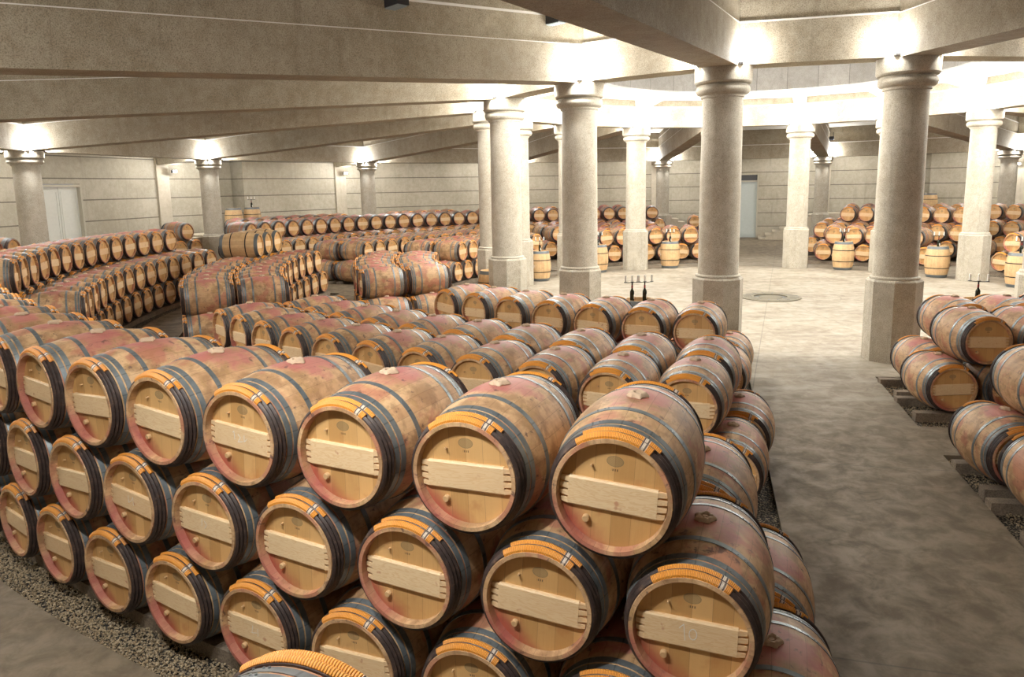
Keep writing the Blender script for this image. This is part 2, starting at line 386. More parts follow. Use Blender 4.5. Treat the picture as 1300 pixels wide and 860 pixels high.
def rivets(b, y, n, a0, seg=6):
    for i in range(n):
        a = a0 + i * .055 * (1 if i % 2 else -1)
        r = rp(y) + .003
        c = Vector((r * math.sin(a), y, r * math.cos(a))); nrm = Vector((math.sin(a), 0, math.cos(a)))
        t1 = Vector((math.cos(a), 0, -math.sin(a))); t2 = Vector((0, 1, 0)); i0 = len(b.v)
        for q in range(seg):
            g = 2 * PI * q / seg; b.v.append(tuple(c + (t1 * math.cos(g) + t2 * math.sin(g)) * .0045))
        for q in range(seg):
            g = 2 * PI * q / seg; b.v.append(tuple(c + nrm * .003 + (t1 * math.cos(g) + t2 * math.sin(g)) * .003))
        for q in range(seg): b.face((i0 + q, i0 + (q + 1) % seg, i0 + seg + (q + 1) % seg, i0 + seg + q), True)
        b.face([i0 + seg + q for q in range(seg)])
def bark_bm(sgn, seg, k=3):
    b = MB().mat(M['bark']); y = -HL + .006; w = .066 / k
    out = []
    for j in range(k):
        for t in ((0, .3, .5, .7) if k > 1 else (0, .5)):
            yy = y + (j + t) * w; h = .006 + .009 * math.sin(PI * (t if t else .02))
            out.append((rp(yy) + h, yy))
    out.append((rp(y + .066) + .006, y + .066))
    inn = [(r - .022, yy) for r, yy in (out[-1], out[0])]
    out = out + inn
    if sgn > 0: out = [(r, -yy) for r, yy in out]
    return b.lathe(out, seg, 'Y')
def willow_bm(sgn, seg, a0=-.66, a1=.70):
    b = MB().mat(M['willow'])
    for j, (s0, s1) in enumerate(((a0, a1 - .1), (a0 + .12, a1))):
        y = -HL + .003 + j * .034; out = []
        for t in (0, .25, .5, .75, 1):
            yy = y + t * .033; out.append((rp(yy) + .011 + .013 * math.sin(PI * t), yy))
        out += [(rp(y + .033) - .002, y + .033), (rp(y) - .002, y)]
        if sgn > 0: out = [(r, -yy) for r, yy in out]; s0, s1 = -s1, -s0
        b.lathe(out, seg, 'Y', a0=s0, a1=s1)
    return b
def headdisc_bm(seg, m='head'):
    return MB().mat(M[m]).disc(RH - .0245, 0.0, seg, 'Y', .014)
def bar_bm(fine=True):
    b = MB().mat(M['bar']); zc, hz, hw = -.008, .070, .205
    if not fine:
        b.box((0, -.011, zc), (.243, .011, hz)); return b
    i0 = len(b.v)
    c = .008
    prof = [(-.020, zc - hz + c), (-.020, zc + hz - c), (-.014, zc + hz), (0, zc + hz), (0, zc - hz), (-.014, zc - hz)]
    for sx in (-hw, hw):
        for y, z in prof: b.v.append((sx, y, z))
    k = len(prof)
    for t in range(k): b.face((i0 + t, i0 + (t + 1) % k, i0 + k + (t + 1) % k, i0 + k + t))
    b.face([i0 + t for t in range(k)]); b.face([i0 + k + t for t in range(k)][::-1])
    for sx in (-1, 1):
        for j in range(4):
            z = zc - hz + .018 + j * (2 * hz - .036) / 3
            L = math.sqrt(max(.001, (RH - .028) ** 2 - z * z)) - hw
            b.hexa([(sx * hw, -.019, z - .013), (sx * (hw + L), -.011, z - .010), (sx * (hw + L), 0, z - .010), (sx * hw, 0, z - .013)],
                   [(sx * hw, -.019, z + .013), (sx * (hw + L), -.011, z + .010), (sx * (hw + L), 0, z + .010), (sx * hw, 0, z + .013)])
    return b
def bung_bm(fine=True):
    b = MB().mat(M['bung'])
    if not fine:
        return b.lathe([(.001, .016), (.022, .018), (.042, .012), (.046, 0), (.001, 0)], 8, 'Z', (0, 0, RB - .002), close=False)
    rr = random.Random(4); seg = 22; i0 = len(b.v); rings = ((.018, .012), (.024, .020), (.036, .021), (.046, .014), (.052, .002), (.048, -.004))
    for j in range(seg):
        a = 2 * PI * j / seg
        for q, (r, h) in enumerate(rings):
            w = 1 + (.16 * math.sin(a * 5 + 1) + .10 * math.sin(a * 9)) * (q / 5)
            b.v.append((r * w * math.cos(a), r * w * math.sin(a), RB + h + rr.uniform(-.003, .003)))
    m = len(rings)
    for j in range(seg):
        for t in range(m - 1):
            a, d = i0 + j * m + t, i0 + ((j + 1) % seg) * m + t
            b.face((a, a + 1, d + 1, d), True)
    b.lathe([(.001, .016), (.013, .016), (.015, .010), (.015, -.004), (.001, -.004)], 10, 'Z', (0, 0, RB))
    return b
def tap_bm():
    b = MB().mat(M['tap'])
    return b.lathe([(.001, -.022), (.014, -.022), (.017, -.018), (.018, 0), (.001, 0)], 12, 'Y', (-.115, 0, -.135))
def spile_bm():
    b = MB().mat(M['tap'])
    return b.lathe([(.001, -.020), (.005, -.020), (.006, 0), (.001, 0)], 8, 'Y', (-.105, 0, .125))

HOOPS = (.083, .112), (.123, .155), (.262, .292)
def hoop_set(seg):
    out = []
    for s in (-1, 1):
        for a, b_ in HOOPS:
            y0, y1 = -HL + a, -HL + b_
            if s > 0: y0, y1 = -y1, -y0
            out.append((y0, y1))
    return out

MESH = {}
def get(key, fn):
    if key not in MESH: MESH[key] = fn().mesh(key)
    return MESH[key]

def proto(level, kind='aged'):
    """level 2 = near, all details; 1 = middle distance; 0 = far"""
    root = empty('wine_barrel'); root.hide_render = False
    seg = (28, 36, 56)[level]; sm = {'aged': 'staves', 'dark': 'staves_dark', 'new': 'staves_new'}[kind]
    st = staves_bm(seg, (6, 8, 14)[level]); st.mats = [M[sm]]
    z = (0, 0, RB)
    def part(name, me, y=0.0, rz=0.0, parent=root):
        o = mo(name, me, parent)
        if parent is root: o.location = (0, y, RB)
        o.rotation_euler = (0, 0, rz); return o
    part('staves', st.mesh('staves'))
    hm = get('head%d' % level, lambda: headdisc_bm((20, 28, 44)[level], 'head' if level else 'head_far'))
    bm_ = get('bar%d' % level, lambda: bar_bm(level > 0))
    for s in (-1, 1):
        h = part('head', hm, s * (HL - REC), 0 if s < 0 else PI)
        b = mo('head_bar', bm_, h)
        if level > 0: mo('tap_bung', get('tap', tap_bm), h)
        if level > 1: mo('spile', get('spile', spile_bm), h)
    if level == 0:
        b = MB().mat(M['steel'])
        for y0, y1 in hoop_set(seg):
            k = [(rp(y0) + .003, y0), (rp(y1) + .003, y1), (rp(y1) - .001, y1), (rp(y0) - .001, y0)]
            b.lathe(k, seg, 'Y')
        part('metal_hoops', b.mesh('metal_hoops'))
    else:
        for i, (y0, y1) in enumerate(hoop_set(seg)):
            def mk(y0=y0, y1=y1):
                b = hoop_bm(y0, y1, seg)
                if level > 1: rivets(b, (y0 + y1) / 2 - .006, 3, .25 + .2 * (i % 3)); rivets(b, (y0 + y1) / 2 + .006, 3, -.35)
                return b
            part('metal_hoop', get('mh%d_%d' % (level, i), mk))
    for s in (-1, 1):
        part('chestnut_hoops', get('bk%d%d' % (level, s), lambda s=s: bark_bm(s, seg, 3 if level else 1)))
        if kind != 'dark' or level > 0:
            part('willow_binding', get('wl%d%d' % (level, s), lambda s=s: willow_bm(s, (5, 10, 26)[level])))
    part('bung', get('bung%d' % (level > 0), lambda: bung_bm(level > 0)))
    return root

def proto_new(level=1):
    """pale barrel: broad zinc end hoops, thin dark inner hoops"""
    root = empty('wine_barrel'); seg = 36
    st = staves_bm(seg, 8); st.mats = [M['staves_new']]
    def part(name, me, y=0.0, rz=0.0):
        o = mo(name, me, root); o.location = (0, y, RB); o.rotation_euler = (0, 0, rz); return o
    part('staves', st.mesh('staves'))
    for s in (-1, 1):
        h = part('head', get('head1', lambda: headdisc_bm(28)), s * (HL - REC), 0 if s < 0 else PI)
        mo('head_bar', get('bar1', bar_bm), h)
    for s in (-1, 1):
        for a, b_, m in ((.002, .085, 'end_steel'), (.275, .300, 'iron')):
            y0, y1 = -HL + a, -HL + b_
            if s > 0: y0, y1 = -y1, -y0
            part('metal_hoop', get('nh%d%d' % (s, a > .1), lambda: hoop_bm(y0, y1, seg, .004, M[m])))
    part('bung', get('bung1', bung_bm))
    return root

PROTO = {}
def get_proto(level, kind):
    k = (level, kind)
    if k not in PROTO: PROTO[k] = [proto(level, kind) if kind != 'bare' else proto_new(), False]
    return PROTO[k]
def place_barrel(level, kind, loc, rz, label, group, roll=0.0):
    p = get_proto(level, kind)
    o = p[0] if not p[1] else copy_tree(p[0])
    p[1] = True
    o.location = loc; o.rotation_euler = (0, 0, rz)
    for ch in o.children:          # every barrel lies rolled a little differently about its own axis
        base_rz = PI if (ch.name.startswith('head') and abs(ch.location.y) > .1 and ch.location.y > 0) else 0
        q = Matrix.Rotation(roll, 3, 'Y') @ Matrix.Rotation(base_rz, 3, 'Z')
        ch.rotation_euler = q.to_euler()
    tag(o, label, 'barrel', group)
    return o

# rows: radius, tiers; every stack runs between two radial aisles, each aisle 1.88 m wide
Z0, TZ = .048, .603
def row_slots(blk, r, tier, pitch, k_first):
    """k of every barrel centre of this tier"""
    dk = pitch / (SP * r); ks = []
    k = k_first + tier * dk / 2
    end = (1.5 - k_first) + 1.5 - tier * dk / 2 + .02
    if blk == 5 and r > 15.9: end += .53 if r < 19 else .3
    while k <= end + 1e-6:
        ks.append(k + blk - 1); k += dk
    if blk == 15: ks = [2 * 15.5 - q for q in ks][::-1]
    return ks
ROWS = {  # row: (radius, number of tiers, pitch, first k of the lowest tier in stack 1)
    0: (19.80, 3, .715, .692), 1: (17.10, 3, .7138, .6888), 2: (16.10, 2, .713, .7035),
    3: (13.66, 2, .703, .755), 4: (12.66, 2, .718, .748), 5: (10.20, 2, .705, .834), 6: (9.20, 2, .705, .848)}
BLOCK = {1: 'front stack', 3: 'left stack', 5: 'far left stack', 7: 'far middle stack', 9: 'far right stack', 11: 'right edge stack', 15: 'near right stack'}
TIER = ['bottom', 'middle', 'top']; TIER2 = ['bottom', 'upper', 'third']
slots = []
for blk in (1, 3, 5, 7, 9, 11, 15):
    for row, (r, nt, pitch, kf) in ROWS.items():
        if blk in (5, 7, 9, 11) and row in (5, 6): r += .35
        if blk == 15 and row == 6: kf = .90
        for tier in range(3):
            if blk == 1 and row == 6 and tier: continue
            ks = row_slots(blk, r, tier, pitch, kf)
            for i, k in enumerate(ks):
                kk = k
                if row == 0:
                    near_col = abs(k - round(k)) * SP * r < 1.06      # the outer columns stand in this row
                    if near_col and blk != 1: continue
                    if blk == 1: continue
                    if blk == 3 and tier == 2 and not (k < 3.82 or 4.0 < k < 4.12): continue
                    if blk in (9, 11, 15): continue
                    if blk == 7 and tier == 2 and k > 7.85: continue
                else:
                    hw_ = .36 / (SP * r)
                    if blk == 7 and k + hw_ + tier * hw_ > (8.13 if row > 4 else 8.04 if row == 1 else 7.95): continue
                    if blk == 9 and k - hw_ - tier * hw_ < 8.96: continue
                    if tier == 2:
                        ok = row == 1
                        if blk == 7 and k > 7.89: ok = False
                        if blk in (9, 11): ok = (row == 1 and k > 9.2) or (row == 3 and k > 9.12)
                        if blk == 15: ok = False
                        if blk == 3 and row == 3 and k > 3.78: ok = True
                        if not ok: continue
                slots.append((blk, row, tier, i, kk, r))
# the lone bottom-edge barrel on its own small pile by the platform
for tier, k in ((2, .832), (1, .787), (1, .877), (0, .742), (0, .832)):
    slots.append((1, 0, tier, int(k * 1000), k, 19.80))

ROWN = {0: 'wall row', 1: 'outermost row', 2: 'second row', 3: 'third row', 4: 'fourth row', 5: 'fifth row', 6: 'innermost row'}
def name_of(blk, row, tier, i, kind):
    nt = ROWS[row][1]
    tn = TIER[tier] if nt == 3 else TIER2[tier]
    end = {1: 'right end', 3: 'near end', 5: 'near end', 7: 'left end', 9: 'left end', 11: 'left end', 15: 'left end'}[blk]
    if blk == 1: rn = {1: 'front row', 2: 'second row', 3: 'third row', 4: 'fourth row', 5: 'fifth row', 6: 'sixth row'}[row] if row else 'wall row'
    elif blk == 15: rn = ROWN[row]
    else: rn = ROWN[row]
    look = {'aged': 'stained barrel', 'dark': 'dark barrel', 'bare': 'pale barrel'}[kind]
    return look, tn, rn, end
CAM = Vector((0, 0, 2.991))
stuff = []
cnt = {}
for s_ in slots:
    cnt.setdefault((s_[0], s_[1], s_[2]), []).append(s_[4])
for (blk, row, tier, i, k, r) in slots:
    key = '%d.%d.%d.%d' % (blk, row, tier, i)
    c = P(r, k, Z0 + tier * TZ)
    d = (c - CAM).length
    kind = 'aged'
    if blk == 3 and row == 3 and tier == 2: kind = 'bare'
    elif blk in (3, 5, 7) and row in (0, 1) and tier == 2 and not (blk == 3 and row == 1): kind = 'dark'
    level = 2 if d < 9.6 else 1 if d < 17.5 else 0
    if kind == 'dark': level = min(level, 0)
    if VISIBLE is not None and key not in VISIBLE:
        stuff.append((c, ang(k), kind)); continue
    ks = sorted(cnt[(blk, row, tier)])
    if blk == 15: ks = ks[::-1]
    if blk in (5, 7, 9, 11, 3): pass
    idx = ks.index(k)
    look, tn, rn, end = name_of(blk, row, tier, i, kind)
    lab = '%s, %s, %s, %s tier, %s from %s' % (look, BLOCK[blk], rn, tn, ORD[min(idx, 16)], end)
    if blk == 1 and row == 0 and tier == 2: lab = 'barrel end with orange willow hoops at the bottom edge, closest to the camera'
    grp = 'barrels in the %s of the %s' % (rn, BLOCK[blk])
    rr = random.Random(key)
    o = place_barrel(level, kind, c, ang(k) + PI / 2 + rr.uniform(-.012, .012), lab, grp, rr.uniform(-.07, .07))
    o['slot'] = key
if stuff:
    lo = staves_bm(14, 4)
    b = MB()
    for m_ in ('staves', 'staves_new', 'staves_dark', 'head_far', 'steel', 'bark', 'bar', 'willow'): b.mat(M[m_])
    base_me = MB().mat(M['staves'])
    for c, a, kind in stuff:
        rot = Matrix.Rotation(a + PI / 2, 3, 'Z'); o0 = Vector(c) + Vector((0, 0, RB))
        sub = MB()
        sub.mat(M[{'aged': 'staves', 'bare': 'staves_new', 'dark': 'staves_dark'}[kind]])
        ys = [-HL, -HL * .6, -HL * .2, HL * .2, HL * .6, HL]
        prof = [(rp(y), y) for y in ys] + [(RH - .02, HL), (RH - .024, HL - .05), (.001, HL - .05)]
        prof2 = [(.001, -HL + .05), (RH - .024, -HL + .05), (RH - .02, -HL)]
        sub.lathe(prof2 + prof, 18, 'Y', close=False)
        sub.mat(M['head_far']); sub.disc(RH - .024, -HL + .046, 18, 'Y', .003); sub.disc(RH - .024, HL - .049, 18, 'Y', .003)
        sub.mat(M['steel'])
        for y0, y1 in hoop_set(18): sub.lathe([(rp(y0) + .003, y0), (rp(y1) + .003, y1), (rp(y1) - .001, y1), (rp(y0) - .001, y0)], 18, 'Y')
        sub.mat(M['bar'])
        for s in (-1, 1): sub.box((0, s * (HL - .055), -.008), (.24, .009, .07))
        sub.mat(M['willow'])
        for s in (-1, 1):
            y0, y1 = sorted((s * (HL - .008), s * (HL - .066))); sub.lathe([(rp(y0) + .019, y0), (rp(y1) + .019, y1), (rp(y1) + .005, y1), (rp(y0) + .005, y0)], 4, 'Y', a0=-.5, a1=.6)
        sub.mat(M['bark'])
        for s in (-1, 1):
            y0, y1 = sorted((s * (HL - .005), s * (HL - .073))); sub.lathe([(rp(y0) + .012, y0), (rp(y1) + .012, y1), (rp(y1) - .001, y1), (rp(y0) - .001, y0)], 18, 'Y')
        off = len(b.v); b.v += [tuple(rot @ Vector(q) + o0) for q in sub.v]
        for f, mi, sm in zip(sub.f, sub.mi, sub.sm):
            b.f.append(tuple(q + off for q in f)); b.mi.append(b.mats.index(sub.mats[mi])); b.sm.append(sm)
    o = b.obj('wine_barrel'); o['kind'] = 'stuff'
    tag(o, 'remaining oak barrels deeper in the stacks, mostly hidden behind the others', 'barrel')

# chalk marks on a few near head bars
def chalk(blk_key, strokes):
    for o in COL.objects:
        if o.get('slot') == blk_key:
            h = [q for q in o.children if q.name.startswith('head') and q.location.y < 0][0]
            b = MB().mat(M['chalk'])
            for st in strokes:
                for p, q in zip(st[:-1], st[1:]):
                    p, q = Vector((p[0], -.0206, p[1])), Vector((q[0], -.0206, q[1])); dd = (q - p).normalized(); w = Vector((-dd.z, 0, dd.x)) * .0016
                    b.hexa([p - w, q - w, q - w + Vector((0, -.0006, 0)), p - w + Vector((0, -.0006, 0))], [p + w, q + w, q + w + Vector((0, -.0006, 0)), p + w + Vector((0, -.0006, 0))])
            m_ = b.obj('chalk_mark', h); m_['label'] = 'white chalk numeral'
            return
one = [(-.05, .015), (-.03, .038), (-.022, -.04)]
zero = [(.012 + .017 * math.cos(t * PI / 6), -.004 + .026 * math.sin(t * PI / 6)) for t in range(13)]
chalk('1.1.1.0', [one, zero])
chalk('1.1.2.3', [[(-.06, .02), (-.05, .03), (-.045, -.02)], [(-.02, .02), (.0, .0), (-.02, -.03), (.02, -.02)], [(.03, .02), (.03, -.02), (.05, 0)]])
chalk('1.1.1.4', [[(-.03, .03), (-.035, -.02)], [(-.01, .02), (.01, 0), (-.01, -.03)]])
chalk('1.1.1.5', [[(-.03, .03), (-.03, -.02), (0, 0), (.02, .03), (.02, -.03)]])
chalk('1.1.0.4', [[(-.02, .03), (-.03, -.02), (.01, -.01)], [(.02, .02), (.02, -.03)]])

# ---------------------------------------------------------------- rails under the racks and gravel beds
def arc_strip(b, r0, r1, k0, k1, z0, z1, n=24):
    prev = None
    for j in range(n):
        ka, kb = k0 + (k1 - k0) * j / n, k0 + (k1 - k0) * (j + 1) / n
        lo = [P(r0, ka, z0), P(r1, ka, z0), P(r1, kb, z0), P(r0, kb, z0)]
        up = [P(r0, ka, z1), P(r1, ka, z1), P(r1, kb, z1), P(r0, kb, z1)]
        b.hexa(lo, up)
def kedge(r): return .5 + .94 / (SP * r)
PIT = -.05
beds = {'outer': (15.38, 17.74), 'middle': (11.95, 14.35), 'inner': (8.50, 10.95)}
for blk in (1, 3, 5, 7, 9, 11, 15):
    for row, (r, nt, pitch, kf) in ROWS.items():
        if row == 0: continue
        if blk in (5, 7, 9, 11) and row in (5, 6): r += .35
        if blk != 1 and blk != 15 and row in (2, 4) and blk > 5: continue
        ke = kedge(r) + .004
        for s in (-1, 1):
            b = MB().mat(M['rail']); inn = blk == 1 and row == 1
            rr_ = r + s * (.265 if inn else .34)
            ke2 = ke + (.035 if blk == 1 else 0)
            k0_, k1_ = ke2 + blk - 1, 3 - ke2 + blk - 1
            if blk == 7: k1_ = 8.05
            if blk == 9: k0_ = 8.95
            arc_strip(b, rr_ - .065, rr_ + .065, k0_, k1_, PIT, Z0 + (.011 if inn else .018), 20)
            o = b.obj('rack_rail')
            tag(o, 'low concrete sleeper under the %s edge of the %s, %s' % ('outer' if s > 0 else 'inner', ROWN[row], BLOCK[blk]), 'rail', 'concrete sleepers under the barrel rows')
# small support piles for the wall row
for blk, k0, k1 in ((1, .70, .98), (3, 2.66, 4.34), (5, 4.66, 6.34), (7, 6.66, 8.2)):
    for s in (-1, 1):
        rr_ = 19.80 + s * .27; segs = []
        cuts = [c for c in range(int(k0), int(k1) + 2) if k0 < c < k1]
        cur = k0
        for c in cuts: segs.append((cur, c - .066)); cur = c + .066
        segs.append((cur, k1))
        for a_, b_ in segs:
            if b_ > a_:
                b = MB().mat(M['rail']); arc_strip(b, rr_ - .07, rr_ + .07, a_, b_, 0.002, Z0 + .0125, 14)
                o = b.obj('rack_rail'); tag(o, 'low sleeper under the %s edge of the wall row between outer columns, %s' % ('outer' if s > 0 else 'inner', BLOCK[blk]), 'rail', 'sleepers under the wall row')

# floor with sunken gravel beds
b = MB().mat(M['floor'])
radii = [0, 2, 4, 6, 8.50, 10.95, 11.95, 14.35, 15.38, 17.74, 20, 22.6]
def bedges(blk, r):
    e = kedge(r) if r >= 8 else .8
    ea, eb = e + blk - 1, 3 - e + blk - 1
    if r >= 8:
        if blk == 7: eb = 8.05
        if blk == 9: ea = 8.95
    return ea, eb
for ri in range(len(radii) - 1):
    r0, r1 = radii[ri], radii[ri + 1]
    isbed = (r0, r1) in beds.values()
    for blk in range(1, 17, 2):
        # aisle part: from k=blk-.5-w .. blk-.5+w ; rack part
        n = 12
        def ring(ka0, ka1, kb0, kb1, m):
            for j in range(m):
                t0, t1 = j / m, (j + 1) / m
                q = [P(r0, ka0 + (kb0 - ka0) * t0), P(r1, ka1 + (kb1 - ka1) * t0), P(r1, ka1 + (kb1 - ka1) * t1), P(r0, ka0 + (kb0 - ka0) * t1)]
                i = b.add(q); b.face((i, i + 1, i + 2, i + 3) if r0 > 0 else (i + 1, i + 2, i))
        if isbed:
            (a0_, b0_), (a1_, b1_) = bedges(blk, r0), bedges(blk, r1)
            p0_, p1_ = bedges(blk - 2, r0)[1], bedges(blk - 2, r1)[1]
            ring(p0_, p1_, a0_, a1_, 3)
            for (pa, pb) in (((r0, a0_), (r1, a1_)), ((r0, b0_), (r1, b1_))):
                q = [P(pa[0], pa[1], 0), P(pb[0], pb[1], 0), P(pb[0], pb[1], PIT - .02), P(pa[0], pa[1], PIT - .02)]
                i = b.add(q); b.face((i, i + 1, i + 2, i + 3))
            for rr_, ea, eb in ((r0, a0_, b0_), (r1, a1_, b1_)):
                for j in range(n):
                    ka, kb = ea + (eb - ea) * j / n, ea + (eb - ea) * (j + 1) / n
                    i = b.add([P(rr_, ka, 0), P(rr_, kb, 0), P(rr_, kb, PIT - .02), P(rr_, ka, PIT - .02)]); b.face((i, i + 1, i + 2, i + 3))
        else:
            (a0_, b0_), (a1_, b1_) = bedges(blk, r0), bedges(blk, r1)
            p0_, p1_ = bedges(blk - 2, r0)[1], bedges(blk - 2, r1)[1]
            ring(p0_, p1_, a0_, a1_, 3)
            ring(a0_, a1_, b0_, b1_, n)
me = b.mesh('floor'); bm = bmesh.new(); bm.from_mesh(me); bmesh.ops.remove_doubles(bm, verts=bm.verts, dist=.0005); bmesh.ops.recalc_face_normals(bm, faces=bm.faces); bm.to_mesh(me); bm.free()
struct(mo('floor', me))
b = MB().mat(M['gravel'])
for blk in (1, 3, 5, 7, 9, 11, 15):
    for r0, r1 in beds.values():
        n = 12; (a0_, b0_), (a1_, b1_) = bedges(blk, r0), bedges(blk, r1)
        for j in range(n):
            t0, t1 = j / n, (j + 1) / n
            i = b.add([P(r0, a0_ + (b0_ - a0_) * t0, PIT), P(r1, a1_ + (b1_ - a1_) * t0, PIT), P(r1, a1_ + (b1_ - a1_) * t1, PIT), P(r0, a0_ + (b0_ - a0_) * t1, PIT)])
            b.face((i, i + 1, i + 2, i + 3))
o = b.obj('gravel_bed'); o['kind'] = 'stuff'; tag(o, 'brown gravel beds sunk in the floor under the barrel rows', 'gravel')
# loose stones where the bed is seen from close by
b = MB().mat(M['stone']); rs = random.Random(3)
def stones(cnt, ra, rb, ka, kb, z, s0, s1):
    for _ in range(cnt):
        r, k = rs.uniform(ra, rb), rs.uniform(ka, kb); c = P(r, k, z + rs.uniform(0, .02)); s = rs.uniform(s0, s1)
        M3 = Matrix.Rotation(rs.uniform(0, 6.3), 3, Vector((rs.uniform(-1, 1), rs.uniform(-1, 1), rs.uniform(-1, 1.01))).normalized())
        i = b.add([c + M3 @ Vector(q) for q in ((s, 0, 0), (-s, 0, 0), (0, s * .8, 0), (0, -s * .8, 0), (0, 0, s * .6), (0, 0, -s * .6))])
        for f in ((0, 2, 4), (2, 1, 4), (1, 3, 4), (3, 0, 4), (2, 0, 5), (1, 2, 5), (3, 1, 5), (0, 3, 5)): b.face([i + q for q in f])
stones(15000, 17.0, 17.73, .95, 1.75, PIT, .007, .015)
stones(1800, 12.0, 14.3, .30, .12, PIT, .008, .016)
stones(900, 8.6, 10.9, .26, .12, PIT, .008, .016)
o = b.obj('gravel_stones'); o['kind'] = 'stuff'; tag(o, 'loose brown gravel stones along the foot of the front row and near right rows', 'gravel')

# ---------------------------------------------------------------- columns
def oct_prism(b, ap, z0, z1, ap1=None, phase=PI / 8):
    ap1 = ap1 or ap; R0, R1 = ap / math.cos(PI / 8), ap1 / math.cos(PI / 8)
    lo = [(R0 * math.cos(phase + i * PI / 4), R0 * math.sin(phase + i * PI / 4), z0) for i in range(8)]
    up = [(R1 * math.cos(phase + i * PI / 4), R1 * math.sin(phase + i * PI / 4), z1) for i in range(8)]
    i0 = b.add(lo + up)
    for i in range(8): b.face((i0 + i, i0 + (i + 1) % 8, i0 + 8 + (i + 1) % 8, i0 + 8 + i))
    b.face([i0 + i for i in range(8)][::-1]); b.face([i0 + 8 + i for i in range(8)])
def column_proto(neck, top, rs_=.345, ap=.405):
    root = empty('column')
    b = MB().mat(M['column']); oct_prism(b, ap, 0, 1.335); oct_prism(b, ap, 1.335, 1.37, ap - .03); b.obj('plinth', root)
    b = MB().mat(M['column'])
    b.lathe([(.001, 1.37), (rs_ + .035, 1.37), (rs_ + .042, 1.385), (rs_ + .035, 1.405), (rs_ + .004, 1.42), (rs_, 1.45), (rs_ - .002, (neck + 1.4) / 2), (rs_ - .012, neck), (.001, neck)], 48, 'Z', close=False); b.obj('shaft', root)
    b = MB().mat(M['column']); n_ = neck; h = top - neck
    pr = [(.001, n_), (rs_ - .012, n_), (rs_ + .018, n_), (rs_ + .022, n_ + .035), (rs_ + .035, n_ + .045)]
    t0, t1 = n_ + .05, n_ + .05 + h * .31
    for q in range(9):
        a = -PI / 2 + PI * q / 8; pr.append((rs_ + .045 + .055 * math.cos(a), (t0 + t1) / 2 + (t1 - t0) / 2 * math.sin(a)))
    pr += [(rs_ + .05, t1 + .012), (rs_ + .105, t1 + .022), (rs_ + .125, t1 + .05), (rs_ + .128, top), (.001, top)]
    b.lathe(pr, 48, 'Z', close=False); b.obj('capital', root)
    for ch in root.children:
        for p in ch.data.polygons:
            if ch.name.startswith('plinth'): p.use_smooth = False
    return root
names_in = {0: 'brown stone column second from the right, standing before the right aisle', 1: 'large stone column right of centre behind the front stack', 2: 'stone column in the centre with rust streaks on its shaft',
            3: 'wide grey column left of the central one, nearest of its cluster', 4: 'pale column peeking out left behind the wide grey column', 5: 'slim pale column peeking out right behind the wide grey column',
            6: 'sliver of a far column behind the left side of the central column', 7: 'far column with a stained foot, left of the large column', 8: 'far column hidden behind the large column right of centre',
            9: 'far pale column with a dark stained foot beside the back steps', 10: 'far column hidden behind the brown column', 11: 'pale column near the right edge with candle bottle below it',
            12: 'ring column beyond the right edge', 13: 'second ring column beyond the right edge', 14: 'third ring column beyond the right edge', 15: 'column cut by the right edge of the picture'}
names_out = {0: 'outer column beside the camera on the right', 1: 'outer column beside the camera on the left', 2: 'outer column beyond the left edge', 3: 'second outer column beyond the left edge',
             4: 'outer column at the far left edge, leaning with the lens', 5: 'outer column left of centre-left, behind the left stack', 6: 'small outer column by the back wall under twin lamps',
             7: 'outer column hidden behind the column cluster', 8: 'small grey outer column at the back beside the far pale column', 9: 'small grey outer column at the back, right of the door',
             10: 'small outer column at the back near the right edge', 11: 'outer column at the back beyond the right edge'}
pi_, po_ = column_proto(4.383, 4.872), column_proto(3.74, 4.12, .335)
first = True
for k in range(16):
    if k in (12, 13, 14) : continue
    o = pi_ if first else copy_tree(pi_); first = False
    o.location = P(R_IN, k); o.rotation_euler = (0, 0, ang(k) + PI / 8 * 0)
    tag(o, names_in[k], 'column', 'inner ring columns')
first = True
for k in range(-1, 12):
    o = po_ if first else copy_tree(po_); first = False
    o.location = P(R_OUT, k); o.rotation_euler = (0, 0, ang(k))
    tag(o, names_out.get(k, 'outer column far right of the camera'), 'column', 'outer ring columns')

# ---------------------------------------------------------------- beams and ceiling
SL = (4.872 - 4.12) / (R_OUT - R_IN)
def zb(r): return 4.872 - SL * (r - R_IN)
def beam_seg(b, p0, p1, w, z0a, z0b, h0, h1):
    d = (p1 - p0).normalized(); s = Vector((-d.y, d.x, 0)) * w
    def q(p, z): return Vector((p.x, p.y, z))
    b.hexa([q(p0 - s, z0a + h0), q(p1 - s, z0b + h0), q(p1 + s, z0b + h0), q(p0 + s, z0a + h0)],
           [q(p0 - s, z0a + h1), q(p1 - s, z0b + h1), q(p1 + s, z0b + h1), q(p0 + s, z0a + h1)])
H1, H2, H3 = .655, 1.11, 1.42
for k in range(16):
    b = MB().mat(M['beam'])
    p0, p1 = P(R_IN - .1, k), P(R_WALL - .25, k)
    za, zb_ = zb(R_IN - .1), zb(R_WALL - .25)
    beam_seg(b, p0, p1, .29, za, zb_, .002, H1)
    beam_seg(b, p0, p1, .265, za, zb_, H1 + .014, H2)
    beam_seg(b, p0, p1, .22, za, zb_, H2 + .04, H3)
    b.mat(M['joint_light']); beam_seg(b, p0, p1, .292, za, zb_, H1, H1 + .014); beam_seg(b, p0, p1, .268, za, zb_, H2, H2 + .04)  # white strips paint in the light along the course gaps
    struct(b.obj('ceiling_beam'), None)
